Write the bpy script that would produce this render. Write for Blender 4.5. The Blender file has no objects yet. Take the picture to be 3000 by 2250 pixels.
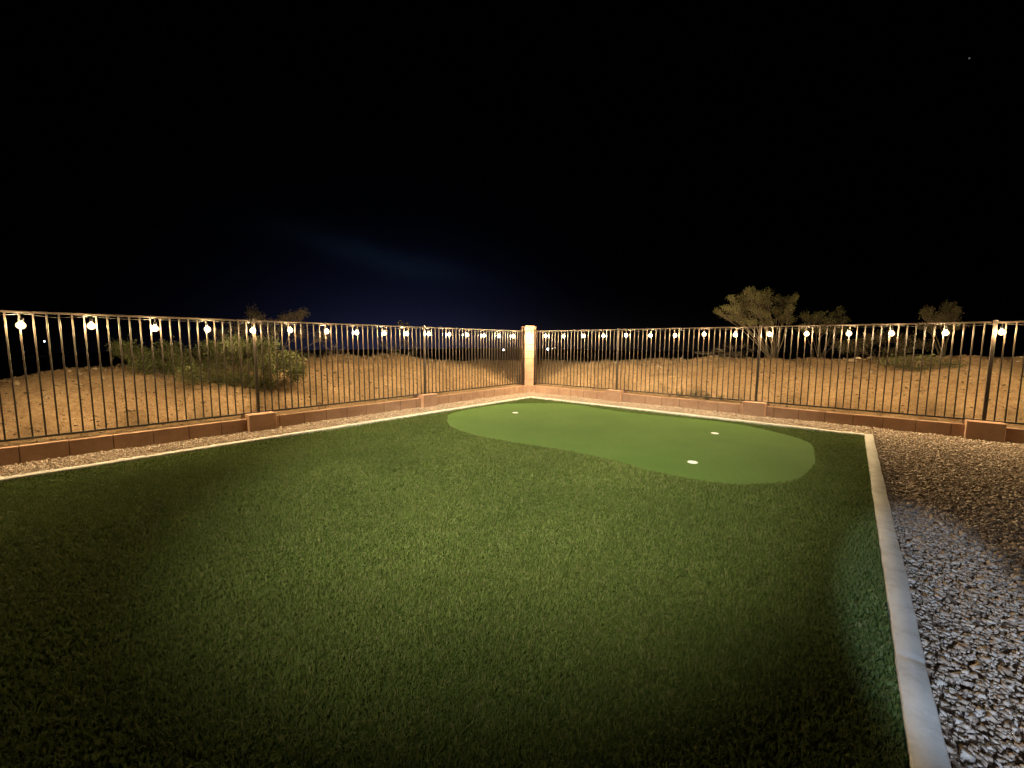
import bpy, bmesh, math, random
import numpy as np
from mathutils import Vector, Matrix, noise

random.seed(7)
rng = np.random.default_rng(11)
scn = bpy.context.scene
COL = scn.collection

# ------------------------------------------------------------------ camera
F_PX = 1198.9                      # focal length in pixels of the 3000 px wide photograph
CAM = np.array([7.564, -9.469, 1.435])
YAW, PITCH, ROLL = math.radians(40.93), math.radians(5.74), math.radians(0.23)
fwd = np.array([-math.sin(YAW)*math.cos(PITCH), math.cos(YAW)*math.cos(PITCH), -math.sin(PITCH)])
r0 = np.array([math.cos(YAW), math.sin(YAW), 0.0])
u0 = np.cross(r0, fwd)
right = r0*math.cos(ROLL) + u0*math.sin(ROLL)
up = -r0*math.sin(ROLL) + u0*math.cos(ROLL)
cd = bpy.data.cameras.new('camera')
cam = bpy.data.objects.new('camera', cd)
COL.objects.link(cam)
M = Matrix(((right[0], up[0], -fwd[0], CAM[0]),
            (right[1], up[1], -fwd[1], CAM[1]),
            (right[2], up[2], -fwd[2], CAM[2]),
            (0, 0, 0, 1)))
cam.matrix_world = M
cd.sensor_fit = 'HORIZONTAL'; cd.sensor_width = 36.0
cd.lens = F_PX/3000*36.0
cd.clip_start = 0.05; cd.clip_end = 3000
scn.camera = cam

def ray(px, py):
    return fwd + right*(px-1500)/F_PX - up*(py-1125)/F_PX
def at(px, py, depth):
    return CAM + ray(px, py)*depth

# ------------------------------------------------------------------ helpers
def tag(o, label=None, cat=None, group=None, kind=None):
    if label: o['label'] = label
    if cat: o['category'] = cat
    if group: o['group'] = group
    if kind: o['kind'] = kind
    return o
def empty(name, loc=(0, 0, 0), rz=0):
    o = bpy.data.objects.new(name, None); COL.objects.link(o)
    o.location = loc; o.rotation_euler = (0, 0, rz); o.empty_display_size = .1
    return o
def link(name, me, mat, parent=None):
    if mat and not me.materials: me.materials.append(mat)
    o = bpy.data.objects.new(name, me); COL.objects.link(o)
    if parent: o.parent = parent
    return o
class MB:
    """collects shapes for one mesh"""
    def __init__(s): s.v = []; s.f = []
    def add(s, vs, fs):
        n = len(s.v); s.v += [tuple(v) for v in vs]; s.f += [tuple(i+n for i in f) for f in fs]
    def box(s, c, h, bev=0.0, rz=0.0, axes=None):
        cx, cy, cz = c; hx, hy, hz = h
        ca, sa = math.cos(rz), math.sin(rz)
        if bev <= 0:
            pts = [(x*hx, y*hy, z*hz) for x in (-1, 1) for y in (-1, 1) for z in (-1, 1)]
            fs = [(0, 1, 3, 2), (4, 6, 7, 5), (0, 4, 5, 1), (2, 3, 7, 6), (0, 2, 6, 4), (1, 5, 7, 3)]
        else:
            b = bev; pts = []; idx = {}
            for x in (-1, 1):
                for y in (-1, 1):
                    for z in (-1, 1):
                        idx[x, y, z] = len(pts)
                        pts += [(x*hx, y*(hy-b), z*(hz-b)), (x*(hx-b), y*hy, z*(hz-b)), (x*(hx-b), y*(hy-b), z*hz)]
            I = lambda x, y, z, k: idx[x, y, z]+k
            fs = []
            for x in (-1, 1):
                q = [I(x, -1, -1, 0), I(x, 1, -1, 0), I(x, 1, 1, 0), I(x, -1, 1, 0)]; fs.append(q if x > 0 else q[::-1])
                q = [I(-1, x, -1, 1), I(1, x, -1, 1), I(1, x, 1, 1), I(-1, x, 1, 1)]; fs.append(q[::-1] if x > 0 else q)
                q = [I(-1, -1, x, 2), I(1, -1, x, 2), I(1, 1, x, 2), I(-1, 1, x, 2)]; fs.append(q if x > 0 else q[::-1])
            for a in (-1, 1):
                for c2 in (-1, 1):
                    q = [I(a, c2, -1, 0), I(a, c2, -1, 1), I(a, c2, 1, 1), I(a, c2, 1, 0)]; fs.append(q if a*c2 > 0 else q[::-1])
                    q = [I(a, -1, c2, 2), I(a, -1, c2, 0), I(a, 1, c2, 0), I(a, 1, c2, 2)]; fs.append(q if a*c2 < 0 else q[::-1])
                    q = [I(-1, a, c2, 1), I(-1, a, c2, 2), I(1, a, c2, 2), I(1, a, c2, 1)]; fs.append(q if a*c2 < 0 else q[::-1])
                    for z in (-1, 1):
                        q = [I(a, c2, z, 0), I(a, c2, z, 1), I(a, c2, z, 2)]; fs.append(q if a*c2*z > 0 else q[::-1])
        s.add([(cx+x*ca-y*sa, cy+x*sa+y*ca, cz+z) for x, y, z in pts], fs)
    def tube(s, pts, rad, n=5, cap=True):
        P = [Vector(p) for p in pts]
        rings = []
        ref = Vector((.31, .17, .93)).normalized()
        for i, p in enumerate(P):
            d = (P[min(i+1, len(P)-1)]-P[max(i-1, 0)])
            if d.length < 1e-9: d = Vector((0, 0, 1))
            d.normalize()
            a = d.cross(ref)
            if a.length < 1e-3: a = d.cross(Vector((1, 0, 0)))
            a.normalize(); b = d.cross(a)
            r = rad[i] if hasattr(rad, '__len__') else rad
            rings.append([p + (a*math.cos(2*math.pi*k/n)+b*math.sin(2*math.pi*k/n))*r for k in range(n)])
        vs = [v for R in rings for v in R]
        fs = []
        for i in range(len(P)-1):
            for k in range(n):
                fs.append((i*n+k, i*n+(k+1) % n, (i+1)*n+(k+1) % n, (i+1)*n+k))
        if cap:
            fs.append(tuple(range(n))[::-1]); fs.append(tuple((len(P)-1)*n+k for k in range(n)))
        s.add(vs, fs)
    def lathe(s, prof, c=(0, 0, 0), n=16, axis_down=False):
        vs = []; fs = []
        for r, z in prof:
            for k in range(n):
                a = 2*math.pi*k/n
                vs.append((c[0]+r*math.cos(a), c[1]+r*math.sin(a), c[2]+z))
        for i in range(len(prof)-1):
            for k in range(n):
                fs.append((i*n+k, i*n+(k+1) % n, (i+1)*n+(k+1) % n, (i+1)*n+k))
        s.add(vs, fs)
    def mesh(s, name, smooth=False):
        me = bpy.data.meshes.new(name); me.from_pydata(s.v, [], s.f); me.update()
        if smooth:
            me.polygons.foreach_set('use_smooth', [True]*len(me.polygons))
        return me
    def build(s, name, mat, parent=None, smooth=False):
        return link(name, s.mesh(name, smooth), mat, parent)
def np_mesh(name, V, loops, starts, totals):
    me = bpy.data.meshes.new(name)
    me.vertices.add(len(V)); me.vertices.foreach_set('co', np.ascontiguousarray(V, dtype=np.float32).ravel())
    me.loops.add(len(loops)); me.loops.foreach_set('vertex_index', np.ascontiguousarray(loops, dtype=np.int32))
    me.polygons.add(len(starts)); me.polygons.foreach_set('loop_start', np.ascontiguousarray(starts, dtype=np.int32))
    me.update(calc_edges=True); me.validate()
    return me

# ------------------------------------------------------------------ materials
class NT:
    def __init__(s, name):
        s.m = bpy.data.materials.new(name); s.m.use_nodes = True
        s.t = s.m.node_tree; s.n = s.t.nodes; s.l = s.t.links
        s.b = s.n['Principled BSDF']
    def node(s, t, **k):
        x = s.n.new(t)
        for a, v in k.items():
            if a.startswith('in_'): x.inputs[a[3:].replace('_', ' ')].default_value = v
            else: setattr(x, a, v)
        return x
    def noise(s, scale, detail=4, rough=.6, vec=None, dist=0):
        x = s.node('ShaderNodeTexNoise'); x.inputs['Scale'].default_value = scale
        x.inputs['Detail'].default_value = detail; x.inputs['Roughness'].default_value = rough
        x.inputs['Distortion'].default_value = dist
        if vec is None: vec = s.pos()
        s.l.new(vec, x.inputs['Vector'])
        return x.outputs['Fac']
    def pos(s):
        if not hasattr(s, '_p'): s._p = s.node('ShaderNodeNewGeometry')
        return s._p.outputs['Position']
    def island(s):
        s.pos(); return s._p.outputs['Random Per Island']
    def ramp(s, fac, stops):
        x = s.node('ShaderNodeValToRGB'); e = x.color_ramp.elements
        while len(e) < len(stops): e.new(.5)
        for q, (p, c) in zip(e, stops):
            q.position = p; q.color = (*c, 1) if len(c) == 3 else c
        s.l.new(fac, x.inputs['Fac']); return x.outputs['Color']
    def mix(s, fac, a, b, mode='MIX'):
        x = s.node('ShaderNodeMix', data_type='RGBA', blend_type=mode)
        for i, v in ((0, fac), (6, a), (7, b)):
            if isinstance(v, (int, float)): x.inputs[i].default_value = v
            elif isinstance(v, tuple): x.inputs[i].default_value = (*v, 1)
            else: s.l.new(v, x.inputs[i])
        return x.outputs[2]
    def color(s, c):
        if isinstance(c, tuple): s.b.inputs['Base Color'].default_value = (*c, 1)
        else: s.l.new(c, s.b.inputs['Base Color'])
    def bump(s, h, strength=.5, dist=.01):
        x = s.node('ShaderNodeBump'); x.inputs['Strength'].default_value = strength
        x.inputs['Distance'].default_value = dist
        s.l.new(h, x.inputs['Height']); s.l.new(x.outputs['Normal'], s.b.inputs['Normal'])
    def set(s, rough=.8, spec=.3, metal=0):
        s.b.inputs['Roughness'].default_value = rough
        s.b.inputs['Specular IOR Level'].default_value = spec
        s.b.inputs['Metallic'].default_value = metal
        return s.m

def m_metal():
    t = NT('brown_powder_coat'); n = t.noise(60, 3)
    t.color(t.ramp(n, [(.3, (.022, .015, .010)), (.7, (.036, .025, .018))]))
    t.bump(t.noise(900, 2), .15, .0006)
    return t.set(.36, .5)
def m_block():
    t = NT('tan_concrete_block')
    base = t.ramp(t.noise(2.2, 5), [(.3, (.355, .21, .14)), (.7, (.46, .29, .195))])
    fine = t.ramp(t.noise(240, 2), [(.25, (.55, .52, .5)), (.75, (1.2, 1.2, 1.2))])
    c = t.mix(.8, base, fine, 'MULTIPLY')
    stain = t.ramp(t.noise(7, 5, .7), [(.42, (1, 1, 1)), (.72, (.72, .68, .64))])
    c = t.mix(.7, c, stain, 'MULTIPLY')
    eff = t.ramp(t.noise(4.3, 6, .75), [(.56, (0, 0, 0)), (.74, (.30, .30, .30))])
    c = t.mix(eff, c, (.52, .44, .36))
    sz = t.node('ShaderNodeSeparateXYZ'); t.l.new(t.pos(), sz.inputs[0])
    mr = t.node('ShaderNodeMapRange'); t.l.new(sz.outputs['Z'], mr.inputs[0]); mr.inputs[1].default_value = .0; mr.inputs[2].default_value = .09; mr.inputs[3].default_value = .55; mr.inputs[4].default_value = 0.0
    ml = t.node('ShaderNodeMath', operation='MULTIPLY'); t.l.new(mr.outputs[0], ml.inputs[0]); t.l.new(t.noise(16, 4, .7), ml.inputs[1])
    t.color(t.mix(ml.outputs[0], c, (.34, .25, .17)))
    t.bump(t.noise(300, 3), .5, .003)
    return t.set(.93, .15)
def m_mortar():
    t = NT('dark_mortar'); t.color(t.ramp(t.noise(120, 3), [(.3, (.09, .055, .035)), (.7, (.16, .10, .065))]))
    t.bump(t.noise(200), .4, .003); return t.set(.95, .1)
def m_curb():
    t = NT('pale_cast_concrete')
    base = t.ramp(t.noise(3.0, 6, .65), [(.3, (.50, .46, .41)), (.55, (.63, .59, .53)), (.75, (.68, .64, .58))])
    sp = t.ramp(t.noise(420, 2), [(.3, (.78, .78, .78)), (.7, (1.05, 1.05, 1.05))])
    c = t.mix(.8, base, sp, 'MULTIPLY')
    st = t.ramp(t.noise(11, 4, .7), [(.5, (1, 1, 1)), (.75, (.7, .66, .62))])
    t.color(t.mix(.7, c, st, 'MULTIPLY'))
    t.bump(t.noise(130, 4), .35, .004); return t.set(.9, .2)
def m_gravel():
    t = NT('gravel_stone')
    c = t.ramp(t.island(), [(0, (.25, .175, .12)), (.3, (.34, .25, .18)), (.55, (.42, .32, .24)), (.8, (.39, .32, .26)), (1, (.50, .42, .34))])
    f = t.ramp(t.noise(90, 3), [(.3, (.75, .75, .75)), (.7, (1.1, 1.1, 1.1))])
    t.color(t.mix(.8, c, f, 'MULTIPLY')); t.bump(t.noise(150, 3), .3, .003)
    return t.set(.85, .25)
def m_gravelbed():
    t = NT('gravel_bed_dust'); t.color(t.ramp(t.noise(70, 4), [(.3, (.22, .155, .105)), (.7, (.38, .28, .20))]))
    t.bump(t.noise(80, 4), .8, .01); return t.set(.95, .1)
def m_dirt():
    t = NT('desert_dirt')
    a = t.ramp(t.noise(.9, 6, .6), [(.3, (.345, .228, .125)), (.7, (.47, .325, .19))])
    b = t.ramp(t.noise(14, 6, .75), [(.34, (.58, .50, .43)), (.58, (1.06, 1.05, 1.04))])
    c = t.mix(.8, a, b, 'MULTIPLY')
    g = t.ramp(t.noise(85, 3, .6), [(.3, (.82, .8, .78)), (.7, (1.08, 1.08, 1.08))])
    t.color(t.mix(.8, c, g, 'MULTIPLY'))
    h = t.node('ShaderNodeMath', operation='ADD'); t.l.new(t.noise(9, 6, .7), h.inputs[0]); t.l.new(t.noise(45, 4, .7), h.inputs[1])
    t.bump(h.outputs[0], 1.0, .035); return t.set(.95, .08)
def m_pebble():
    t = NT('desert_pebble')
    t.color(t.ramp(t.island(), [(0, (.17, .115, .07)), (.5, (.28, .20, .125)), (.9, (.33, .25, .165)), (1, (.46, .38, .28))]))
    t.bump(t.noise(120, 3), .3, .003); return t.set(.9, .15)
def m_turfbase():
    t = NT('turf_backing'); t.color(t.ramp(t.noise(60, 3), [(.3, (.03, .055, .012)), (.7, (.05, .08, .02))]))
    return t.set(.95, .1)
def m_blade():
    t = NT('turf_blade')
    c = t.ramp(t.island(), [(0, (.060, .098, .019)), (.45, (.104, .148, .035)), (.8, (.146, .188, .056)), (.92, (.18, .19, .08)), (1, (.23, .21, .11))])
    big = t.ramp(t.noise(.7, 4, .6), [(.35, (.78, .8, .78)), (.65, (1.12, 1.1, 1.08))])
    cc = t.mix(.9, c, big, 'MULTIPLY'); t.color(cc); t.set(.6, .12)
    tr = t.node('ShaderNodeBsdfTranslucent'); mx = t.node('ShaderNodeMixShader'); mx.inputs[0].default_value = .3
    t.l.new(cc, tr.inputs['Color']); t.l.new(t.b.outputs[0], mx.inputs[1]); t.l.new(tr.outputs[0], mx.inputs[2])
    t.l.new(mx.outputs[0], t.n['Material Output'].inputs['Surface']); return t.m
def m_green():
    t = NT('putting_green_turf')
    a = t.ramp(t.noise(1.1, 5, .6), [(.3, (.074, .142, .026)), (.7, (.093, .165, .034))])
    b = t.ramp(t.noise(520, 2, .7), [(.28, (.6, .62, .6)), (.72, (1.2, 1.2, 1.2))])
    c = t.mix(.85, a, b, 'MULTIPLY')
    s = t.ramp(t.noise(16, 5, .75), [(.4, (.88, .9, .86)), (.62, (1.04, 1.03, 1.02))])
    t.color(t.mix(.8, c, s, 'MULTIPLY'))
    t.bump(t.noise(420, 3, .7), .8, .006); return t.set(.85, .12)
def m_plain(name, c, rough=.5, spec=.4, bump=0):
    t = NT(name); n = t.noise(40, 3)
    t.color(t.ramp(n, [(.3, tuple(v*.85 for v in c)), (.7, tuple(min(1, v*1.1) for v in c))]))
    if bump: t.bump(t.noise(120, 3), bump, .003)
    return t.set(rough, spec)
def m_leaf(name, c0, c1):
    t = NT(name); t.color(t.ramp(t.island(), [(0, c0), (1, c1)]))
    t.b.inputs['Roughness'].default_value = .6; t.b.inputs['Specular IOR Level'].default_value = .2
    tr = t.node('ShaderNodeBsdfTranslucent'); mx = t.node('ShaderNodeMixShader'); mx.inputs[0].default_value = .25
    t.l.new(t.ramp(t.island(), [(0, c0), (1, c1)]), tr.inputs['Color'])
    out = t.n['Material Output']
    t.l.new(t.b.outputs[0], mx.inputs[1]); t.l.new(tr.outputs[0], mx.inputs[2]); t.l.new(mx.outputs[0], out.inputs['Surface'])
    return t.m
def m_emit(name, c, s):
    t = NT(name); t.color((.8, .8, .8))
    t.b.inputs['Emission Color'].default_value = (*c, 1); t.b.inputs['Emission Strength'].default_value = s
    return t.m

BULB_COLOR = (1.0, .745, .40); BULB_STRENGTH = 4000.0
MET = m_metal(); BLK = m_block(); MOR = m_mortar(); CRB = m_curb(); GRV = m_gravel(); GBED = m_gravelbed()
DIRT = m_dirt(); PEB = m_pebble(); TBASE = m_turfbase(); BLADE = m_blade(); GREEN = m_green()
BARK = m_plain('grey_bark', (.12, .095, .065), .9, .15, .5)
TWIG = m_plain('dry_twig', (.19, .15, .105), .9, .15, .3)
CABLE = m_plain('black_cable', (.02, .018, .016), .5, .4)
SOCK = m_plain('black_socket', (.03, .027, .024), .4, .4)
WHITE = m_plain('white_plastic', (.80, .80, .76), .35, .4)
BULB = m_emit('lit_filament_core', BULB_COLOR, BULB_STRENGTH)
def m_glass():
    t = NT('warm_frosted_glass'); tr = t.node('ShaderNodeBsdfTransparent'); em = t.node('ShaderNodeEmission'); mx = t.node('ShaderNodeMixShader')
    em.inputs['Color'].default_value = (1.0, .70, .34, 1); em.inputs['Strength'].default_value = 5.5; mx.inputs[0].default_value = .34
    t.l.new(tr.outputs[0], mx.inputs[1]); t.l.new(em.outputs[0], mx.inputs[2]); t.l.new(mx.outputs[0], t.n['Material Output'].inputs['Surface'])
    return t.m
GLASS = m_glass()
FARC = m_emit('cool_lamp_glow', (.75, .92, 1.0), 14.0)
FARW = m_emit('warm_lamp_glow', (1.0, .78, .5), 6.0)
L_CREO = m_leaf('olive_leaf', (.058, .070, .022), (.145, .155, .060))
L_PALO = m_leaf('pale_green_leaf', (.115, .11, .048), (.23, .215, .10))
L_DRY = m_leaf('dusty_leaf', (.075, .064, .034), (.14, .115, .062))
L_WEED = m_leaf('dry_weed_leaf', (.16, .13, .06), (.30, .24, .12))

# ------------------------------------------------------------------ terrain
HS = [-14, -12, -9.9, -9.43, -8.46, -6.5, -4.6, -3, -1.58, 0, 2.48, 5.24, 6.68, 8.4, 9.8, 14]
HZ = [.66, .7, .76, .905, .955, 1.02, 1.065, 1.08, .91, .79, .946, 1.053, 1.053, 1.155, 1.18, 1.2]
LOT_Z = -.16
def terr(x, y, rough=True):
    x -= .03; y += .03
    if x >= 0 and y <= 0: return LOT_Z
    d = math.hypot(max(-x, 0), max(y, 0))
    s = x if x > 0 else (y if y < 0 else 0)
    H = float(np.interp(s, HS, HZ))
    if d < .28: z = .19
    elif d < 2.8: z = .19+(H-.19)*(1-(1-(d-.28)/2.52)**1.7)
    else:
        z = max(H-.06*(d-2.8)**1.5, -4.2)
    if rough:
        a = min(1, max(0, (d-.12)/.5))
        z += a*(.085*noise.noise((x*1.3, y*1.3, 3.1)) + .05*noise.noise((x*3.7, y*3.7, 9.2)))
        if d < 5: z += a*(.05*max(0, noise.noise((x*5.5, y*5.5, 1.7)))+.035*noise.noise((x*9, y*9, 2.7)))
        if d > 8: z += min(1, (d-8)/30)*.8*noise.noise((x*.04, y*.04, 5.5))
    return z
def axis(lo, a, b, hi, step):
    mid = list(np.arange(a, b+1e-6, step))
    lo_ = []; x = a; s = step*2
    while x > lo: x -= s; s *= 1.35; lo_.append(max(x, lo))
    hi_ = []; x = b; s = step*2
    while x < hi: x += s; s *= 1.35; hi_.append(min(x, hi))
    return lo_[::-1]+mid+hi_
xs = axis(-300, -5.5, -.1, -.1, .05) + [.010, .015, .045] + list(np.arange(.2, 13.5, .1)) + axis(13.5, 13.5, 13.5, 300, .3)[1:]
ys = axis(-300, -13.5, -.2, -.2, .1) + [-.045, -.015, -.010] + list(np.arange(.1, 5.5, .05)) + axis(5.5, 5.5, 5.5, 300, .2)[1:]
V = []; Fq = []
nx = len(xs)
for y in ys:
    for x in xs: V.append((x, y, terr(x, y)))
for j in range(len(ys)-1):
    for i in range(nx-1):
        Fq.append((j*nx+i, j*nx+i+1, (j+1)*nx+i+1, (j+1)*nx+i))
me = bpy.data.meshes.new('ground'); me.from_pydata(V, [], Fq); me.update()
me.polygons.foreach_set('use_smooth', [True]*len(me.polygons))
tag(link('ground', me, DIRT), kind='structure', label='tan desert dirt bank rising behind the fence')

# ------------------------------------------------------------------ lot surfaces
LX, BY = .99, -1.12                    # inner faces of the left and back borders
def third_in(y): return 7.61 + (-y-1.12)*.0243
LAWN = [(LX, BY), (LX, -11.8), (third_in(-11.8), -11.8), (third_in(BY), BY)]
GO = [(1.596, -4.45), (1.3, -4.155), (1.12, -3.449), (1.16, -2.565), (1.449, -1.96), (2.086, -1.46), (2.673, -1.36), (3.671, -1.52),
      (4.597, -1.436), (5.347, -1.33), (5.965, -1.40), (6.437, -1.635), (6.852, -1.974), (7.037, -2.292), (7.119, -2.808), (7.17, -3.4), (7.149, -3.844),
      (7.11, -4.201), (7.001, -4.494), (6.794, -4.743), (6.617, -4.909), (6.376, -5.001), (6.078, -5.034), (5.742, -5.038),
      (5.484, -4.967), (5.225, -4.935), (4.825, -4.933), (4.465, -4.959), (3.687, -5.08), (3.009, -5.107), (2.368, -4.976), (1.9, -4.72)]
def smooth_loop(P, n=5):
    out = []; N = len(P)
    for i in range(N):
        a, b, c, d = (Vector(P[(i+k) % N]) for k in (-1, 0, 1, 2))
        for k in range(n):
            t = k/n
            out.append(tuple(.5*((2*b)+(-a+c)*t+(2*a-5*b+4*c-d)*t*t+(-a+3*b-3*c+d)*t**3)))
    return out
GREEN_P = smooth_loop(GO)
CUPS = [(2.162, -3.132), (5.796, -2.455), (6.048, -4.37)]
CR = .056
def circle(c, r, n=28): return [(c[0]+r*math.cos(2*math.pi*k/n), c[1]+r*math.sin(2*math.pi*k/n)) for k in range(n)]
def flat_sheet(name, outer, holes, z):
    bm = bmesh.new(); edges = []
    for L in [outer]+holes:
        vs = [bm.verts.new((p[0], p[1], z)) for p in L]
        edges += [bm.edges.new((vs[i], vs[(i+1) % len(vs)])) for i in range(len(vs))]
    bmesh.ops.triangle_fill(bm, edges=edges, use_beauty=True)
    for f in bm.faces:
        f.normal_update()
        if f.normal.z < 0: f.normal_flip()
    me = bpy.data.meshes.new(name); bm.to_mesh(me); bm.free(); return me
tag(link('gravel_bed', flat_sheet('gravel_bed', [(.06, -.06), (.06, -14), (16, -14), (16, -.06)], [], -.03), GBED), kind='structure', label='dusty bed under the gravel')
tag(link('lawn', flat_sheet('lawn', LAWN, [GREEN_P], -.004), TBASE), kind='structure', label='backing of the artificial lawn')
tag(link('putting_green', flat_sheet('putting_green', GREEN_P, [circle(c, CR) for c in CUPS], .002), GREEN), kind='structure', label='smooth light green putting surface')

# putting cups: rim ring, recessed lid
cup_labels = ['white putting cup nearest the corner pillar on the green', 'white putting cup farther back on the right half of the green',
              'white putting cup nearest the front edge of the green']
def make_cup():
    t = empty('putting_cup')
    m = MB(); m.lathe([(CR-.006, -.05), (CR-.006, .006), (CR-.003, .009), (CR+.001, .008), (CR+.003, .0025)], n=32); m.build('rim', WHITE, t, True)
    m = MB(); m.lathe([(CR-.007, -.02), (CR-.007, .004), (CR-.012, .0085), (.012, .012), (0.0005, .012)], n=32); m.build('lid', WHITE, t, True)
    return t
cup0 = make_cup()
def dup(root, loc):
    r = root.copy(); COL.objects.link(r); r.location = loc
    for ch in list(root.children):
        c = ch.copy(); COL.objects.link(c); c.parent = r
    return r
for i, c in enumerate(CUPS):
    o = cup0 if i == 0 else dup(cup0, (0, 0, 0))
    o.location = (c[0], c[1], 0)
    tag(o, cup_labels[i], 'putting cup', 'cups sunk in the putting green')
# two scraps of leaf lying on the green
def scrap(loc, rz, s, label):
    m = MB(); pts = []
    for k in range(10):
        a = 2*math.pi*k/10; r = s*(.55+.45*abs(math.cos(a)))*(1+.15*math.sin(3*a))
        pts.append((r*math.cos(a), r*.5*math.sin(a), .004+.008*math.sin(a*2)**2))
    m.add([(0, 0, .013)]+pts, [(0, k+1, (k+1) % 10+1) for k in range(10)])
    m.add([(0, 0, .010)]+[(x, y, z-.002) for x, y, z in pts], [(0, (k+1) % 10+1, k+1) for k in range(10)])
    o = m.build('leaf', L_WEED); o.location = loc; o.rotation_euler = (0, 0, rz)
    tag(o, label, 'leaf')
scrap((3.693, -3.38, .002), .6, .03, 'pale curled leaf scrap lying mid green left of the cups')
scrap((4.912, -4.627, .002), 2.1, .014, 'tiny pale leaf fleck near the front edge of the green')

# ------------------------------------------------------------------ borders
def border(name, path, w, label, seed):
    """cast concrete edging along path (list of inner-edge points, outward normal given)"""
    rs = random.Random(seed)
    V = []; Fs = []
    prof = [(0.0, -.10), (0.0, .022), (.004, .029), (w*.5, .030), (w-.006, .029), (w, .021), (w+.002, -.10)]
    n = len(prof)
    P, nrm = path
    # resample
    A, B = Vector(P[0]), Vector(P[1]); L = (B-A).length; st = .0175; N = int(L/st)
    nv = Vector(nrm)
    for i in range(N+1):
        p = A.lerp(B, i/N); s = i*st
        wob = .006*noise.noise((s*1.7, seed, 0))+.004*noise.noise((s*6, seed, 4))
        wid = 1+.07*noise.noise((s*1.1, seed, 8))
        hz = .005*noise.noise((s*2.5, seed, 2))+.0025*noise.noise((s*9, seed, 6))
        if abs((s+seed*.3) % 1.55-.7) < .018: hz -= .004; wid -= .02      # tooled joints
        for a, z in prof:
            q = p+nv*(a*wid+wob)
            V.append((q.x, q.y, z+(hz if z > 0 else 0)))
    for i in range(N):
        for k in range(n-1):
            Fs.append((i*n+k, i*n+k+1, (i+1)*n+k+1, (i+1)*n+k))
    Fs.append(tuple(range(n))); Fs.append(tuple(N*n+k for k in range(n))[::-1])
    me = bpy.data.meshes.new(name); me.from_pydata(V, [], Fs); me.update()
    bm = bmesh.new(); bm.from_mesh(me); bmesh.ops.recalc_face_normals(bm, faces=bm.faces); bm.to_mesh(me); bm.free()
    me.polygons.foreach_set('use_smooth', [True]*len(me.polygons))
    return tag(link(name, me, CRB), label, 'lawn border')
border('concrete_border', (((LX, -12.2), (LX, BY+.12)), (-1, 0)), .12, 'long pale concrete lawn border beside the left gravel strip', 1)
border('concrete_border', (((LX+.003, BY), (third_in(BY), BY)), (0, 1)), .12, 'pale concrete lawn border running along the back behind the putting green', 2)
border('concrete_border', (((third_in(BY), BY+.12), (third_in(-12.2), -12.2)), (1, 0)), .103, 'wide near concrete lawn border between turf and grey gravel on the right', 3)

# ------------------------------------------------------------------ block walls
PA, PB = -7.157, -3.768                # left fence posts (y)
PC, PD, PE = 2.842, 5.912, 8.982       # right fence posts (x)
def wall_side(name, label, side, spans, pil):
    t = empty(name, (0, 0, 0))
    def P(s, o, z): return (o, s, z) if side == 'L' else (s, -o, z)      # s along, o toward the lawn
    bl = MB(); mo = MB()
    for a, b, ph, step in spans:
        k0 = math.ceil((a-ph)/step); js = [a]+[ph+k*step for k in range(k0, k0+60) if a+.03 < ph+k*step < b-.03]+[b]
        for s0, s1 in zip(js, js[1:]):
            g = .004; dz = random.uniform(-.0025, .0025); do = random.uniform(-.0015, .0015)
            c = P((s0+s1)/2, .062+do, .04+dz); h = ((s1-s0)/2-g)
            bl.box(c, (.038, h, .16) if side == 'L' else (h, .038, .16), .005)
        c = P((a+b)/2, .062, .03)
        mo.box(c, (.033, (b-a)/2-.003, .16) if side == 'L' else ((b-a)/2-.003, .033, .16))
    bl.build('block_course', BLK, t); mo.build('mortar', MOR, t)
    for s in pil:
        m = MB(); m.box(P(s, 0, .055), (.2, .2, .215), .006); m.build('pilaster_block', BLK, t)
    return tag(t, label, 'wall')
wall_side('block_wall', 'low tan block wall under the left fence', 'L',
          [(-14, -10.75, -10.9, .4), (-10.34, PA-.2, -7.709, .4), (PA+.2, PB-.2, -6.478, .398), (PB+.2, -.19, -3.16, .398)], [-10.546, PA, PB])
wall_side('block_wall', 'low tan block wall under the back right fence', 'R',
          [(.19, PC-.2, 1.147, .4), (PC+.2, PD-.2, 3.632, .4), (PD+.2, PE-.2, 6.646, .398), (PE+.2, 11.85, 9.6, .4), (12.25, 14, 12.6, .4)], [PC, PD, PE, 12.05])
# corner pillar, turned 45 degrees to both walls
pl = empty('corner_pillar', (0, 0, 0), math.radians(-45))
m = MB(); mc = MB()
n = 9; zz = 0.0
for k in range(n):
    h = .2
    m.box((.06+random.uniform(-.002, .002), 0, zz+h/2-.02), (.115, .132, h/2-.003), .006)
    zz += h
mc.box((.06, 0, .84), (.11, .127, .93))
for k in range(n):
    m.box((-.10+random.uniform(-.002, .002), 0, k*.2+.08), (.14, .205, .097), .006)
m.build('block_column', BLK, pl); mc.box((-.10, 0, .84), (.135, .2, .93)); mc.build('mortar', MOR, pl)
m = MB(); m.box((.06, 0, 1.86), (.122, .138, .075), .012); m.box((-.10, 0, 1.855), (.148, .213, .07), .012); m.build('cap', BLK, pl)
tag(pl, 'tall tan block pillar where the two fences meet', 'pillar')

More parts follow.
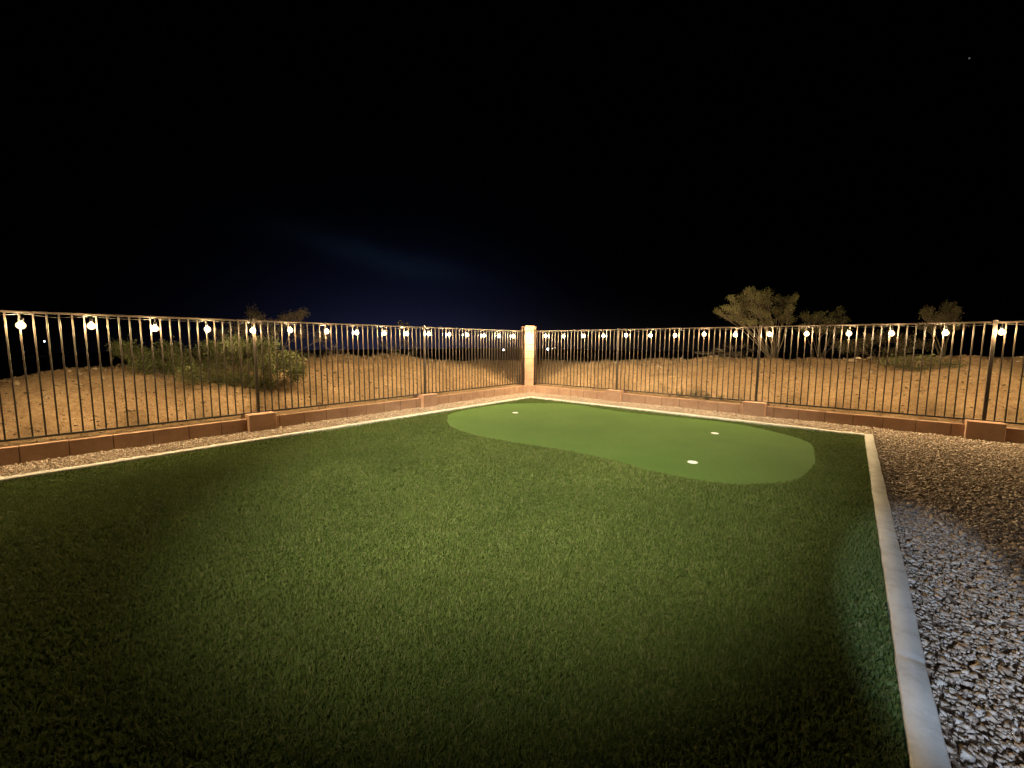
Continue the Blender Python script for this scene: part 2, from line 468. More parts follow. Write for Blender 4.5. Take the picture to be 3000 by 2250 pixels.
# ------------------------------------------------------------------ fences
ZT, ZB = 1.786, .284
def fence(name, label, side, end_a, end_b, posts, grids):
    t = empty(name)
    def P(s, z, o=0): return (o, s, z) if side == 'L' else (s, -o, z)
    def H(l, w, h): return (w, l, h) if side == 'L' else (l, w, h)
    for z, nm in ((ZT-.012, 'top_rail'), (ZB-.012, 'bottom_rail')):
        m = MB(); m.box(P((end_a+end_b)/2, z), H((end_b-end_a)/2, .0127, .0127), .0015); m.build(nm, MET, t)
    for s in posts:
        m = MB(); m.box(P(s, (1.80+.20)/2), H(.0215, .0215, .80), .002)
        m.box(P(s, 1.803), H(.025, .025, .005), .002)
        m.build('post', MET, t)
    pk = []
    for a, b, n in grids:
        pk += [a+(b-a)*k/n for k in range(1, n)]
    pk.sort(key=lambda s: abs(s))
    base = None; extra = MB()
    for i, s in enumerate(pk):
        if i < 99:
            if base is None:
                m = MB(); m.box((0, 0, (ZT+ZB)/2-.012), (.0078, .0078, (ZT-ZB)/2-.0128), .001)
                base = m.mesh('picket'); base.materials.append(MET)
            o = link('picket', base, None, t); o.location = P(s, 0)
            o.rotation_euler = (random.uniform(-.0012, .0012), random.uniform(-.0012, .0012), random.uniform(-.03, .03))
        else:
            extra.box(P(s, (ZT+ZB)/2-.012), (.0078, .0078, (ZT-ZB)/2-.0128), .001)
    if extra.v: tag(extra.build('picket', MET, t), kind='stuff')
    return tag(t, label, 'fence')
G = PA-(PA-PB)  # noqa
fence('picket_fence', 'dark metal picket fence along the left side of the lawn', 'L', -13.9, -.17,
      [-13.93, -10.546, PA, PB, -.2], [(-13.93, -10.546, 32), (-10.546, PA, 32), (PA, PB, 32), (PB, -.2, 34)])
fence('picket_fence', 'dark metal picket fence along the back right beyond the putting green', 'R', .17, 15.1,
      [.2, PC, PD, PE, 12.05, 15.12], [(.2, PC, 25), (PC, PD, 29), (PD, PE, 29), (PE, 12.05, 29), (12.05, 15.12, 29)])

# ------------------------------------------------------------------ string lights
LY = [-10.79, -10.19, -9.58, -9.007, -8.388, -7.794, -7.188, -6.625, -5.997, -5.416, -4.818, -4.27, -3.68, -3.092, -2.528, -1.93, -1.363, -.769]
RX = [.66, 1.264, 1.877, 2.471, 3.087, 3.688, 4.259, 4.877, 5.474, 6.075, 6.674, 7.283, 7.841, 8.468, 9.041, 9.65, 10.26, 10.86]
OFF = .065
pts = [(OFF, y) for y in LY]+[(.39, -.39)]+[(x, -OFF) for x in RX]
sl = empty('string_lights', (0, 0, 0))
cord = MB(); path = []
bulb_prof = [(.0005, -.084), (.016, -.081), (.030, -.072), (.040, -.057), (.043, -.040), (.040, -.022), (.029, -.007), (.0175, .004), (.0145, .012)]
core_prof = [(.0005, -.064), (.012, -.061), (.021, -.052), (.024, -.040), (.021, -.028), (.012, -.019), (.0005, -.016)]
bm_b = MB(); bm_b.lathe(bulb_prof, n=12); bme = bm_b.mesh('light_bulb', True); bme.materials.append(GLASS)
bm_c = MB(); bm_c.lathe(core_prof, n=10); cme = bm_c.mesh('filament', True); cme.materials.append(BULB)
bm_s = MB(); bm_s.lathe([(.0005, .011), (.0165, .011), (.0175, .016), (.0175, .045), (.014, .052), (.006, .056), (.0005, .057)], n=10); sme = bm_s.mesh('socket', True); sme.materials.append(SOCK)
for i, (x, y) in enumerate(pts):
    zc = 1.664+random.uniform(-.010, .010)
    o = link('light_bulb', bme, None, sl); o.location = (x, y, zc)
    o.rotation_euler = (random.uniform(-.12, .12), random.uniform(-.12, .12), random.uniform(0, 6))
    s = link('socket', sme, None, o); link('filament', cme, None, o)
    top = (x, y, ZT-.035)
    cord.tube([(x, y, zc+.055), (x+random.uniform(-.004, .004), y, zc+.08), top], .003, 5)
    if path:
        a = Vector(path[-1]); b = Vector(top)
        for k in range(1, 6):
            q = a.lerp(b, k/6); q.z -= .034*math.sin(math.pi*k/6)*random.uniform(.4, 1); path.append(tuple(q))
    path.append(top)
cord.tube(path, .0042, 5)
cord.build('cord', CABLE, sl)
tag(sl, 'string of glowing warm bulbs hung along both fences under the top rail', 'string lights')

# ------------------------------------------------------------------ loose stones (gravel) and pebbles
t_ = (1+5**.5)/2
ICO = np.array([(-1, t_, 0), (1, t_, 0), (-1, -t_, 0), (1, -t_, 0), (0, -1, t_), (0, 1, t_), (0, -1, -t_), (0, 1, -t_), (t_, 0, -1), (t_, 0, 1), (-t_, 0, -1), (-t_, 0, 1)])
ICO /= np.linalg.norm(ICO[0])
ICF = np.array([(0, 11, 5), (0, 5, 1), (0, 1, 7), (0, 7, 10), (0, 10, 11), (1, 5, 9), (5, 11, 4), (11, 10, 2), (10, 7, 6), (7, 1, 8), (3, 9, 4), (3, 4, 2), (3, 2, 6), (3, 6, 8), (3, 8, 9), (4, 9, 5), (2, 4, 11), (6, 2, 10), (8, 6, 7), (9, 8, 1)])
def stones(name, C, R, flat=(.35, .7), mat=None, label='', lift=.3, base=None, jit=.24):
    base = base or (ICO, ICF)
    N = len(C)
    sc = np.stack([rng.uniform(.75, 1.35, N), rng.uniform(.5, .9, N), rng.uniform(flat[0], flat[1], N)], 1)*R[:, None]
    nv, nf0 = len(base[0]), len(base[1])
    V = base[0][None]*(1+rng.uniform(-jit, jit, (N, nv, 1)))*sc[:, None, :]
    tx = rng.normal(0, .3, N); ty = rng.normal(0, .3, N); tz = rng.uniform(0, 6.283, N)
    def rot(V, a, i, j):
        c, s = np.cos(a)[:, None], np.sin(a)[:, None]; x = V[..., i]*c-V[..., j]*s; y = V[..., i]*s+V[..., j]*c
        V = V.copy(); V[..., i] = x; V[..., j] = y; return V
    V = rot(rot(rot(V, tx, 1, 2), ty, 0, 2), tz, 0, 1)
    V += C[:, None, :]; V[..., 2] += (R*lift)[:, None]
    Fc = (base[1][None]+nv*np.arange(N)[:, None, None]).reshape(-1)
    nf = N*nf0
    me = np_mesh(name, V.reshape(-1, 3), Fc, np.arange(nf)*3, None)
    return tag(link(name, me, mat), kind='stuff', label=label)
CUB = np.array([(x, y, z) for x in (-1, 1) for y in (-1, 1) for z in (-1, 1)], float)/1.45
CUF = np.array([(0, 1, 3), (0, 3, 2), (4, 6, 7), (4, 7, 5), (0, 4, 5), (0, 5, 1), (2, 3, 7), (2, 7, 6), (0, 2, 6), (0, 6, 4), (1, 5, 7), (1, 7, 3)])
def scatter_rect(x0, x1, y0, y1, dens):
    n = int((x1-x0)*(y1-y0)*dens)
    return np.stack([rng.uniform(x0, x1, n), rng.uniform(y0, y1, n)], 1)
A1 = scatter_rect(.10, .86, -12, -.1, 4600)
A2 = scatter_rect(.86, 7.7, -.99, -.1, 4600)
A3 = scatter_rect(7.62, 11.2, -10.2, -.1, 4600)
A3 = A3[A3[:, 0] > 7.72+np.maximum(-A3[:, 1]-1.0, 0)*.0243]
A3 = A3[(A3[:, 0]-7.6)*1.0 < 2.2+(A3[:, 1]+9.4)*.42+.9]
A = np.concatenate([A1, A2, A3]); N = len(A)
R = rng.lognormal(math.log(.0088), .38, N).clip(.004, .024)
mound = .012*np.array([noise.noise((x*2.1, y*2.1, 0)) for x, y in A])+.007
Cc = np.stack([A[:, 0], A[:, 1], -.022+mound+rng.uniform(-.004, .014, N)], 1)
stones('gravel', Cc, R, mat=GRV, label='loose tan and grey gravel around the lawn', lift=.2, base=(CUB, CUF), jit=.42)
# pebbles on the dirt bank
Pn = []
for _ in range(13000):
    if random.random() < .5: x, y = -random.uniform(.15, 3.3), random.uniform(-11.5, 1.0)
    else: x, y = random.uniform(-1.5, 11.5), random.uniform(.15, 3.3)
    Pn.append((x, y, terr(x, y)))
big0 = len(Pn)
for _ in range(150):
    d = random.uniform(1.4, 3.0)
    if random.random() < .5: x, y = -d, random.uniform(-10.5, -1.0)
    else: x, y = random.uniform(.5, 10.0), d
    Pn.append((x, y, terr(x, y)))
Pn = np.array(Pn); R = rng.lognormal(math.log(.011), .5, len(Pn)).clip(.005, .045)
R[big0:] = rng.uniform(.03, .075, len(Pn)-big0)
stones('pebbles', Pn, R, mat=PEB, label='loose pebbles scattered over the dirt bank', lift=.15)

# ------------------------------------------------------------------ turf blades (one mesh)
def in_poly(P, poly):
    x, y = P[:, 0], P[:, 1]; ins = np.zeros(len(P), bool); q = np.array(poly)
    j = len(q)-1
    for i in range(len(q)):
        c = ((q[i, 1] > y) != (q[j, 1] > y)) & (x < (q[j, 0]-q[i, 0])*(y-q[i, 1])/(q[j, 1]-q[i, 1]+1e-12)+q[i, 0])
        ins ^= c; j = i
    return ins
def turf():
    parts = []
    # distance bands: (near, far, density per m2, blade width)
    for d0, d1, dens, w in ((.0, 1.2, 26000, .0024), (1.2, 2.6, 32000, .0024), (2.6, 4.0, 20000, .0031), (4.0, 6.0, 11500, .0042), (6.0, 8.5, 6800, .0058), (8.5, 13, 4200, .008)):
        n = int(9.2*11*dens)
        P = np.stack([rng.uniform(LX-.0, 8.0, n), rng.uniform(-11.3, BY, n)], 1)
        d = np.hypot(P[:, 0]-CAM[0], P[:, 1]-CAM[1])
        k = (d >= d0) & (d < d1)
        # keep what a camera near the photograph's could see
        rel = P-CAM[:2]; f2 = rel@np.array([fwd[0], fwd[1]]); k &= f2 > -.6
        P = P[k]
        P = P[in_poly(P, LAWN)]
        P = P[~in_poly(P, GREEN_P)]
        P = P[P[:, 0] < 7.61+(-P[:, 1]-1.12)*.0243-.006]
        parts.append((P, np.full(len(P), w)))
    P = np.concatenate([p for p, _ in parts]); W = np.concatenate([w for _, w in parts]); N = len(P)
    # blades stand in small crimped tufts: each tuft leans its own way
    cell = np.clip(W*7.0, .016, .05)
    jx = P[:, 0]/cell+.35*np.sin(P[:, 1]*37); jy = P[:, 1]/cell+.35*np.sin(P[:, 0]*41)
    ix, iy = np.floor(jx), np.floor(jy)
    def hsh(a, b, k): return np.modf(np.abs(np.sin(a*12.9898+b*78.233+k*37.719)*43758.5453))[0]
    h1, h2, h3 = hsh(ix, iy, 1), hsh(ix, iy, 2), hsh(ix, iy, 3)
    fx, fy = jx-ix-.5, jy-iy-.5
    x, y = P[:, 0]-fx*cell*.45, P[:, 1]-fy*cell*.45       # gather toward the tuft, leaving dark gaps
    ang = np.where(rng.random(N) < .62, h1*6.283+rng.normal(0, .55, N), rng.uniform(0, 6.283, N))
    lean = np.clip(.35+.75*h2+rng.normal(0, .28, N), .05, 1.5)
    L = rng.uniform(.020, .034, N)*(.75+.5*h3)*np.where(W > .004, 1.05, 1)
    dx, dy = np.cos(ang), np.sin(ang)
    wa = rng.uniform(0, 6.283, N); wx, wy = np.cos(wa)*W/2, np.sin(wa)*W/2
    s1, s2 = np.sin(lean*.55), np.sin(np.minimum(lean*1.5, 1.5)); c1, c2 = np.cos(lean*.55), np.cos(np.minimum(lean*1.5, 1.5))
    V = np.zeros((N, 5, 3))
    b = np.stack([x, y, np.full(N, -.004)], 1)
    mid = b+np.stack([dx*s1, dy*s1, c1], 1)*(L*.55)[:, None]
    tip = mid+np.stack([dx*s2, dy*s2, c2], 1)*(L*.45)[:, None]
    w = np.stack([wx, wy, np.zeros(N)], 1)
    V[:, 0] = b-w; V[:, 1] = b+w; V[:, 2] = mid+w*.85; V[:, 3] = mid-w*.85; V[:, 4] = tip
    lp = np.array([0, 1, 2, 3, 3, 2, 4])
    loops = (lp[None]+5*np.arange(N)[:, None]).reshape(-1)
    st = (np.array([0, 4])[None]+7*np.arange(N)[:, None]).reshape(-1)
    me = np_mesh('turf_grass', V.reshape(-1, 3), loops, st, None)
    return tag(link('turf_grass', me, BLADE), kind='stuff', label='dark green artificial turf around the putting green')
turf()

# ------------------------------------------------------------------ plants
def plant(name, label, cat, base, puffs, leaf_mat, wood_mat=BARK, twigs=26, leaves=9, lsize=.03, limb_r=.022, stems=None, seed=1, group=None, flat=1.0, trunk_name='trunk', crown_name='crown', leaf_asp=.4, limb_n=None):
    """puffs: list of (centre xyz, rx, ry) masses of fine foliage; a limb runs from the base into each"""
    rs = random.Random(seed)
    t = empty(name, base)
    B = Vector(base)
    w = MB(); LV = []; LF = []
    for i, (c, rx, rz) in enumerate(puffs):
        c = Vector(c)-B
        st = Vector((rs.uniform(-.05, .05), rs.uniform(-.05, .05), -.06))
        mid1 = st.lerp(c, .35)+Vector((rs.uniform(-1, 1), rs.uniform(-1, 1), rs.uniform(-.3, .6)))*c.length*.09
        mid2 = st.lerp(c, .7)+Vector((rs.uniform(-1, 1), rs.uniform(-1, 1), rs.uniform(-.3, .8)))*c.length*.08
        pl_ = []
        for k in range(9):
            u = k/8; a, b_, d_, e_ = (1-u)**3, 3*u*(1-u)**2, 3*u*u*(1-u), u**3
            pl_.append(st*a+mid1*b_+mid2*d_+c*e_+Vector((rs.gauss(0, 1), rs.gauss(0, 1), rs.gauss(0, 1)))*.008*(k > 0))
        lr = limb_r*rs.uniform(.6, 1.1)
        w.tube(pl_, [lr*(1-.75*k/8) for k in range(9)], 5)
        for j in range(twigs):
            while True:
                q = Vector((rs.uniform(-1, 1), rs.uniform(-1, 1), rs.uniform(-1, 1)))
                if q.length < 1: break
            q = q*(.45+.55*q.length) if q.length > 0 else q
            e = c+Vector((q.x*rx, q.y*rx, q.z*rz))
            k = rs.randint(6, 8); s = pl_[k]
            m_ = s.lerp(e, .5)+Vector((rs.gauss(0, 1), rs.gauss(0, 1), rs.gauss(.5, .6)))*(e-s).length*.13
            e2 = e+Vector((rs.gauss(0, .3), rs.gauss(0, .3), rs.gauss(.5, .4)))*rx*.22
            tw = [s, s.lerp(m_, .55), m_, e.lerp(m_, .35), e2]
            w.tube(tw, [lr*.28, lr*.22, lr*.17, lr*.12, lr*.06], 3, False)
            for n_ in range(leaves):
                u = rs.uniform(.45, 1.0)
                sg = min(int(u*4), 3); p = tw[sg].lerp(tw[sg+1], u*4-sg if sg < 4 else 1)
                p = p+Vector((rs.gauss(0, 1), rs.gauss(0, 1), rs.gauss(0, 1)))*lsize*.9
                d = (tw[4]-tw[2]).normalized()+Vector((rs.gauss(0, .6), rs.gauss(0, .6), rs.gauss(.1, .5)))
                if d.length < .05: continue
                d.normalize(); sd = d.cross(Vector((rs.gauss(0, 1), rs.gauss(0, 1), rs.gauss(0, 1))))
                if sd.length < .05: continue
                sd.normalize(); l = lsize*rs.uniform(.6, 1.5); a = l*leaf_asp*.5
                n0 = len(LV)
                LV += [tuple(p), tuple(p+d*l*.5+sd*a), tuple(p+d*l), tuple(p+d*l*.5-sd*a)]
                LF.append((n0, n0+1, n0+2, n0+3))
    w.build(trunk_name, wood_mat, t)
    if LF:
        me = bpy.data.meshes.new(crown_name); me.from_pydata(LV, [], LF); me.update(); link(crown_name, me, leaf_mat, t)
    return tag(t, label, cat, group)

rp = random.Random(5)
def base_left(px, d):                   # on the plane x = -d, seen along column px
    r = ray(px, 1040); t = (-d-CAM[0])/r[0]; q = CAM+t*r; z = terr(q[0], q[1]); return (q[0], q[1], z), t
def base_back(px, d):
    r = ray(px, 1040); t = (d-CAM[1])/r[1]; q = CAM+t*r; z = terr(q[0], q[1]); return (q[0], q[1], z), t
def puffs_px(lst, depth, spread=.25, k=.86):
    out = []
    for px, py, rx, ry in lst:
        dd = depth+rp.uniform(-spread, spread)
        out.append((at(px, py, dd), rx/F_PX*dd*k, ry/F_PX*dd*k))
    return out
S3 = lambda L: [(2050+x/4.424, 820+y/4.424, a/4.424, b/4.424) for x, y, a, b in L]
S4 = lambda L: [(2650+x/6.32, 860+y/6.32, a/6.32, b/6.32) for x, y, a, b in L]

# left of the corner
b, dp = base_left(500, 1.65)
plant('desert_shrub', 'bushy olive green shrub on the left dirt bank, smaller one at the left', 'shrub', b,
      puffs_px([(385, 1032, 45, 40), (350, 1020, 25, 25), (440, 1050, 55, 40), (480, 1085, 60, 40), (530, 1060, 60, 50), (500, 1030, 60, 30), (560, 1100, 60, 40), (420, 1075, 45, 30)], dp, .35),
      L_CREO, twigs=70, leaves=22, lsize=.034, limb_r=.012, seed=3)
b, dp = base_left(715, 1.15)
plant('desert_shrub', 'largest olive green shrub, behind the nearest left fence post', 'shrub', b,
      puffs_px([(610, 1070, 60, 60), (670, 1050, 70, 60), (740, 1060, 70, 65), (800, 1070, 65, 60), (850, 1060, 50, 50), (640, 1110, 60, 45), (710, 1120, 65, 45), (780, 1120, 60, 45), (700, 1010, 60, 30), (780, 1015, 60, 35), (620, 1020, 50, 30), (870, 1090, 40, 40)], dp, .35),
      L_CREO, twigs=75, leaves=22, lsize=.034, limb_r=.013, seed=4)
b, dp = base_left(800, 3.1)
plant('desert_shrub', 'tall sparse brown shrub rising above the fence behind the big olive shrub', 'shrub', b,
      puffs_px([(735, 915, 25, 28), (760, 935, 40, 20), (850, 925, 35, 18), (880, 920, 35, 22), (830, 935, 40, 18), (700, 960, 50, 30), (800, 970, 60, 35), (880, 975, 50, 35), (950, 985, 35, 30), (640, 975, 50, 25)], dp, .5),
      L_DRY, twigs=34, leaves=11, lsize=.032, limb_r=.016, seed=5)
b, dp = base_left(975, 2.75)
plant('dead_brush', 'tangle of bare grey twigs on the left crest of the bank', 'dead brush', b,
      puffs_px([(925, 1020, 22, 10), (950, 1010, 25, 14), (985, 1010, 20, 20), (1005, 1020, 25, 12), (1030, 1040, 30, 6), (960, 1032, 30, 8), (910, 1040, 30, 6)], dp, .3),
      None, TWIG, twigs=7, leaves=0, limb_r=.012, seed=6, trunk_name='branches')
b, dp = base_left(1185, 3.0)
plant('desert_shrub', 'small thin grey green shrub on the crest left of the middle post', 'shrub', b,
      puffs_px([(1160, 1015, 25, 25), (1190, 1000, 25, 30), (1215, 1015, 25, 20), (1175, 950, 12, 14), (1195, 955, 10, 12), (1150, 1030, 25, 12), (1205, 1035, 25, 10), (1120, 1010, 20, 15)], dp, .3),
      L_DRY, twigs=20, leaves=9, lsize=.03, limb_r=.010, seed=7)
# right of the corner
b, dp = base_back(2268, 3.0)
plant('desert_tree', 'tallest feathery desert tree standing above the right fence', 'tree', b,
      puffs_px(S3([(630, 135, 75, 35), (400, 232, 55, 28), (560, 215, 110, 60), (720, 220, 120, 70), (760, 165, 40, 35), (880, 158, 75, 28), (860, 260, 130, 70), (1050, 250, 130, 55), (1180, 270, 80, 70), (1238, 215, 35, 40),
                   (330, 365, 80, 40), (235, 405, 55, 35), (440, 370, 80, 40), (560, 330, 100, 60), (700, 380, 110, 70), (420, 490, 110, 50), (560, 460, 110, 60), (850, 430, 110, 60), (1000, 390, 110, 60), (1080, 480, 110, 50),
                   (1190, 510, 70, 40), (640, 540, 130, 40), (1170, 380, 60, 60), (860, 540, 140, 40)]), dp, .45),
      L_PALO, twigs=36, leaves=12, lsize=.032, limb_r=.016, seed=8)
b, dp = base_back(2150, 2.95)
plant('dead_brush', 'dense bare twigs on the crest left of the tallest tree', 'dead brush', b,
      puffs_px([(2080, 1035, 30, 10), (2110, 1025, 35, 16), (2145, 1015, 35, 22), (2180, 1010, 30, 25), (2205, 1025, 30, 18), (2160, 1036, 50, 8), (2050, 1035, 30, 6), (2120, 1040, 40, 6)], dp, .35),
      None, TWIG, twigs=26, leaves=0, limb_r=.010, seed=9, trunk_name='branches')
b, dp = base_back(2400, 4.2)
plant('desert_tree', 'low flat topped tree just right of the tallest tree', 'tree', b,
      puffs_px(S3([(1370, 465, 80, 35), (1560, 450, 80, 32), (1470, 490, 100, 35), (1740, 440, 90, 35), (1830, 395, 45, 38), (1660, 530, 100, 25), (1850, 510, 120, 35), (1580, 640, 160, 60), (1800, 640, 160, 60), (1350, 620, 120, 50)]), dp, .4),
      L_PALO, twigs=34, leaves=11, lsize=.036, limb_r=.014, seed=10)
b, dp = base_back(2590, 3.4)
plant('desert_shrub', 'low dark brush mass behind the crest between the trees', 'shrub', b,
      puffs_px([(2470, 1010, 50, 25), (2530, 1000, 50, 30), (2590, 990, 60, 35), (2650, 1000, 50, 30), (2700, 1010, 50, 25), (2510, 1030, 60, 12), (2620, 1030, 60, 12)], dp, .4),
      L_DRY, twigs=44, leaves=14, lsize=.034, limb_r=.012, seed=11)
b, dp = base_back(2765, 3.9)
plant('desert_tree', 'dim rounded tree at the far right above the fence', 'tree', b,
      puffs_px(S4([(430, 310, 75, 45), (380, 370, 60, 50), (770, 250, 80, 80), (900, 220, 40, 50), (970, 310, 80, 45), (620, 420, 160, 60), (850, 420, 150, 60), (700, 520, 250, 60), (450, 600, 200, 80), (900, 620, 200, 80)]), dp, .4),
      L_DRY, twigs=36, leaves=12, lsize=.034, limb_r=.014, seed=12)
b, dp = base_back(2690, 1.75)
plant('desert_shrub', 'low dusty green shrub spread on the right dirt bank', 'shrub', b,
      puffs_px([(2600, 1062, 40, 14), (2640, 1072, 40, 18), (2690, 1078, 45, 18), (2740, 1078, 45, 20), (2790, 1068, 40, 16), (2650, 1050, 50, 10), (2720, 1052, 50, 10)], dp, .3),
      L_CREO, twigs=30, leaves=11, lsize=.03, limb_r=.009, seed=13)
# little weeds by the bottom rail
def weed(base, n, h, label, seed):
    rs = random.Random(seed); t = empty('weed', base)
    st = MB(); lf = MB()
    for i in range(n):
        a = rs.uniform(0, 6.283); l = h*rs.uniform(.5, 1.1); tl = rs.uniform(.2, .9)
        d = Vector((math.cos(a)*tl, math.sin(a)*tl, 1)).normalized()
        p = [Vector((math.cos(a)*.02, math.sin(a)*.02, -.01)), d*l*.5, d*l+Vector((0, 0, -.02))]
        st.tube(p, [.0022, .0018, .0009], 3, False)
        for k in range(9):
            u = rs.uniform(.2, 1); q = p[0].lerp(p[2], u)
            e = Vector((rs.gauss(0, 1), rs.gauss(0, 1), rs.gauss(.6, .5))).normalized(); s = e.cross(Vector((rs.gauss(0, 1), rs.gauss(0, 1), 1))).normalized()
            ll = rs.uniform(.02, .045); lf.add([q, q+e*ll*.5+s*ll*.16, q+e*ll, q+e*ll*.5-s*ll*.16], [(0, 1, 2, 3)])
    st.build('stem', TWIG, t); lf.build('leaves', L_WEED, t)
    tag(t, label, 'weed', 'dry weeds behind the back fence')
for i, (x, y, n_, h, lb) in enumerate([(4.30, .24, 22, .20, 'dry leafy weed behind the back fence rail, leftmost of its row'),
                                      (4.62, .30, 26, .24, 'tall dry weed behind the back fence rail, second in its row'),
                                      (4.92, .22, 24, .19, 'dry weed behind the back fence rail, third in its row'),
                                      (5.20, .26, 18, .17, 'short dry weed behind the back fence, last before the post')]):
    weed((x, y, terr(x, y)), n_, h, lb, 40+i)
# ------------------------------------------------------------------ far lamps across the valley
def far_lamp(px, py, dist, mat, r, label):
    p = at(px, py, dist); z0 = terr(p[0], p[1])
    t = empty('street_lamp', (p[0], p[1], z0)); h = p[2]-z0
    m = MB(); m.tube([(0, 0, 0), (0, 0, h*.6), (0, 0, h)], [.09, .07, .05], 8); m.build('mast', MET, t)
    m = MB(); m.lathe([(.02, -r), (r*.7, -r*.7), (r, 0), (r*.7, r*.7), (.02, r)], (0, 0, h), 10); m.build('lamp_head', mat, t, True)
    tag(t, label, 'street lamp', 'distant lamps beyond the bank')
far_lamp(130, 1000, 150, FARC, .22, 'distant pale blue lamp seen through the left fence')
far_lamp(1475, 1025, 170, FARC, .34, 'distant white lamp just left of the pillar')
far_lamp(1605, 1023, 170, FARC, .42, 'bright distant white lamp just right of the pillar')
far_lamp(1619, 1021, 175, FARW, .16, 'faint distant lamp between two brighter ones')
far_lamp(1626, 1019, 178, FARW, .24, 'distant warm lamp at the right end of the far cluster')

# ------------------------------------------------------------------ light
sd = bpy.data.lights.new('yard_floodlight', 'SPOT'); so = bpy.data.objects.new('yard_floodlight', sd); COL.objects.link(so)
so.location = (7.85, -12.6, 1.9)
tgt = Vector((7.93, -6.35, 0)); dv = tgt-so.location
so.rotation_euler = dv.to_track_quat('-Z', 'Y').to_euler()
sd.energy = 2000; sd.color = (.52, .70, 1.0); sd.spot_size = math.radians(8.3); sd.spot_blend = .5; sd.shadow_soft_size = .05

# second head of the house floodlight, soft, washing the middle of the lawn
sd2 = bpy.data.lights.new('lawn_floodlight', 'SPOT'); so2 = bpy.data.objects.new('lawn_floodlight', sd2); COL.objects.link(so2)
so2.location = (8.0, -13.0, 5.5)
so2.rotation_euler = (Vector((3.75, -4.35, 0))-so2.location).to_track_quat('-Z', 'Y').to_euler()
sd2.energy = 10800; sd2.color = (1.0, .92, .70); sd2.spot_size = math.radians(45); sd2.spot_blend = 1.0; sd2.shadow_soft_size = .08

sd3 = bpy.data.lights.new('side_floodlight', 'SPOT'); so3 = bpy.data.objects.new('side_floodlight', sd3); COL.objects.link(so3)
so3.location = (8.3, -12.6, 2.4)
so3.rotation_euler = (Vector((8.75, -7.5, 0))-so3.location).to_track_quat('-Z', 'Y').to_euler()
sd3.energy = 560; sd3.color = (.72, .84, 1.0); sd3.spot_size = math.radians(24); sd3.spot_blend = 1.0; sd3.shadow_soft_size = .06

# night sky: black overhead with a navy glow of a far town on the horizon and a thin cloud in it
w = bpy.data.worlds.new('World'); scn.world = w; w.use_nodes = True
nt = w.node_tree; N_ = nt.nodes; L_ = nt.links
bg = N_['Background']
tc = N_.new('ShaderNodeTexCoord')
def vmath(op, a, b=None):
    x = N_.new('ShaderNodeVectorMath'); x.operation = op
    for i, v in enumerate((a, b)):
        if v is None: continue
        if isinstance(v, tuple): x.inputs[i].default_value = v
        else: L_.new(v, x.inputs[i])
    return x
def math_(op, a, b=None, clamp=False):
    x = N_.new('ShaderNodeMath'); x.operation = op; x.use_clamp = clamp
    for i, v in enumerate((a, b)):
        if v is None: continue
        if isinstance(v, (int, float)): x.inputs[i].default_value = v
        else: L_.new(v, x.inputs[i])
    return x.outputs[0]
D = tc.outputs['Generated']
def lobe(d, k):
    q = vmath('DOT_PRODUCT', D, tuple(Vector(d).normalized())).outputs['Value']
    return math_('POWER', 2.71828, math_('MULTIPLY', math_('SUBTRACT', q, 1.0), k))
sep = N_.new('ShaderNodeSeparateXYZ'); L_.new(D, sep.inputs[0])
zf = math_('POWER', 2.71828, math_('MULTIPLY', math_('MAXIMUM', sep.outputs['Z'], 0.0), -9.0))
glow = math_('MULTIPLY', lobe((-.82, .57, .04), 26.0), zf)
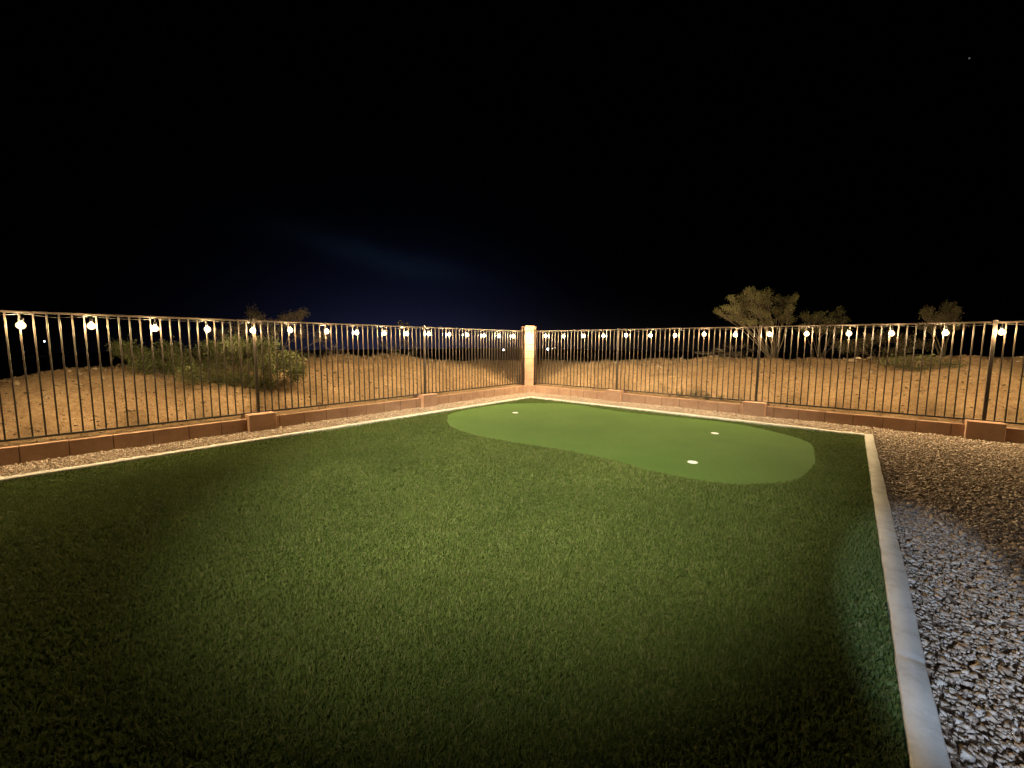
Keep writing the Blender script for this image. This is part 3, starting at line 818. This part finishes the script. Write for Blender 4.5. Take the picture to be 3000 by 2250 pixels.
low = math_('MULTIPLY', math_('POWER', 2.71828, math_('MULTIPLY', math_('MAXIMUM', sep.outputs['Z'], 0.0), -26.0)), lobe((-.68, .73, .02), 9.0))  # warm-grey band put into the sky colour, imitating the bulbs' bloom above the rail
# cloud band: plane through two directions on the streak
a_, b_ = Vector((-.91, .354, .217)), Vector((-.759, .631, .161))
nrm = a_.cross(b_).normalized()
nz = N_.new('ShaderNodeTexNoise'); nz.inputs['Scale'].default_value = 5; nz.inputs['Detail'].default_value = 5; L_.new(D, nz.inputs['Vector'])
off = vmath('DOT_PRODUCT', D, tuple(nrm)).outputs['Value']
off = math_('ADD', off, math_('MULTIPLY', math_('SUBTRACT', nz.outputs['Fac'], .5), .07))
band = math_('POWER', 2.71828, math_('MULTIPLY', math_('MULTIPLY', off, off), -1100.0))
band = math_('MULTIPLY', band, lobe(tuple(a_*.35+b_*.65), 60.0))
mixc = N_.new('ShaderNodeCombineXYZ')
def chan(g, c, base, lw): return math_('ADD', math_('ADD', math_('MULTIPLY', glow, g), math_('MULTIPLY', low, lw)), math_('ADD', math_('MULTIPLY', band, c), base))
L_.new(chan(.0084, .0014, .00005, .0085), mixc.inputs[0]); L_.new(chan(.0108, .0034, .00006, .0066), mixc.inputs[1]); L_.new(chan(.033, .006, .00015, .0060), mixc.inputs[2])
# one faint star
st = vmath('DOT_PRODUCT', D, tuple(Vector((.081, .908, .41)).normalized())).outputs['Value']
star = math_('MULTIPLY', math_('GREATER_THAN', st, .9999996), .12)
fin = vmath('ADD', mixc.outputs[0]); cs = N_.new('ShaderNodeCombineXYZ')
for i in range(3): L_.new(star, cs.inputs[i])
L_.new(cs.outputs[0], fin.inputs[1])
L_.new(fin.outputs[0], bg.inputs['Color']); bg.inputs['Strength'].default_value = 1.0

# ------------------------------------------------------------------ render settings
scn.render.engine = 'CYCLES'
c = scn.cycles
c.use_denoising = True; c.max_bounces = 6; c.diffuse_bounces = 3; c.glossy_bounces = 2; c.transmission_bounces = 2; c.volume_bounces = 0
c.sample_clamp_indirect = 4.0; c.caustics_reflective = False; c.caustics_refractive = False
scn.view_settings.view_transform = 'Standard'; scn.view_settings.look = 'None'
scn.view_settings.exposure = 0; scn.view_settings.gamma = 1
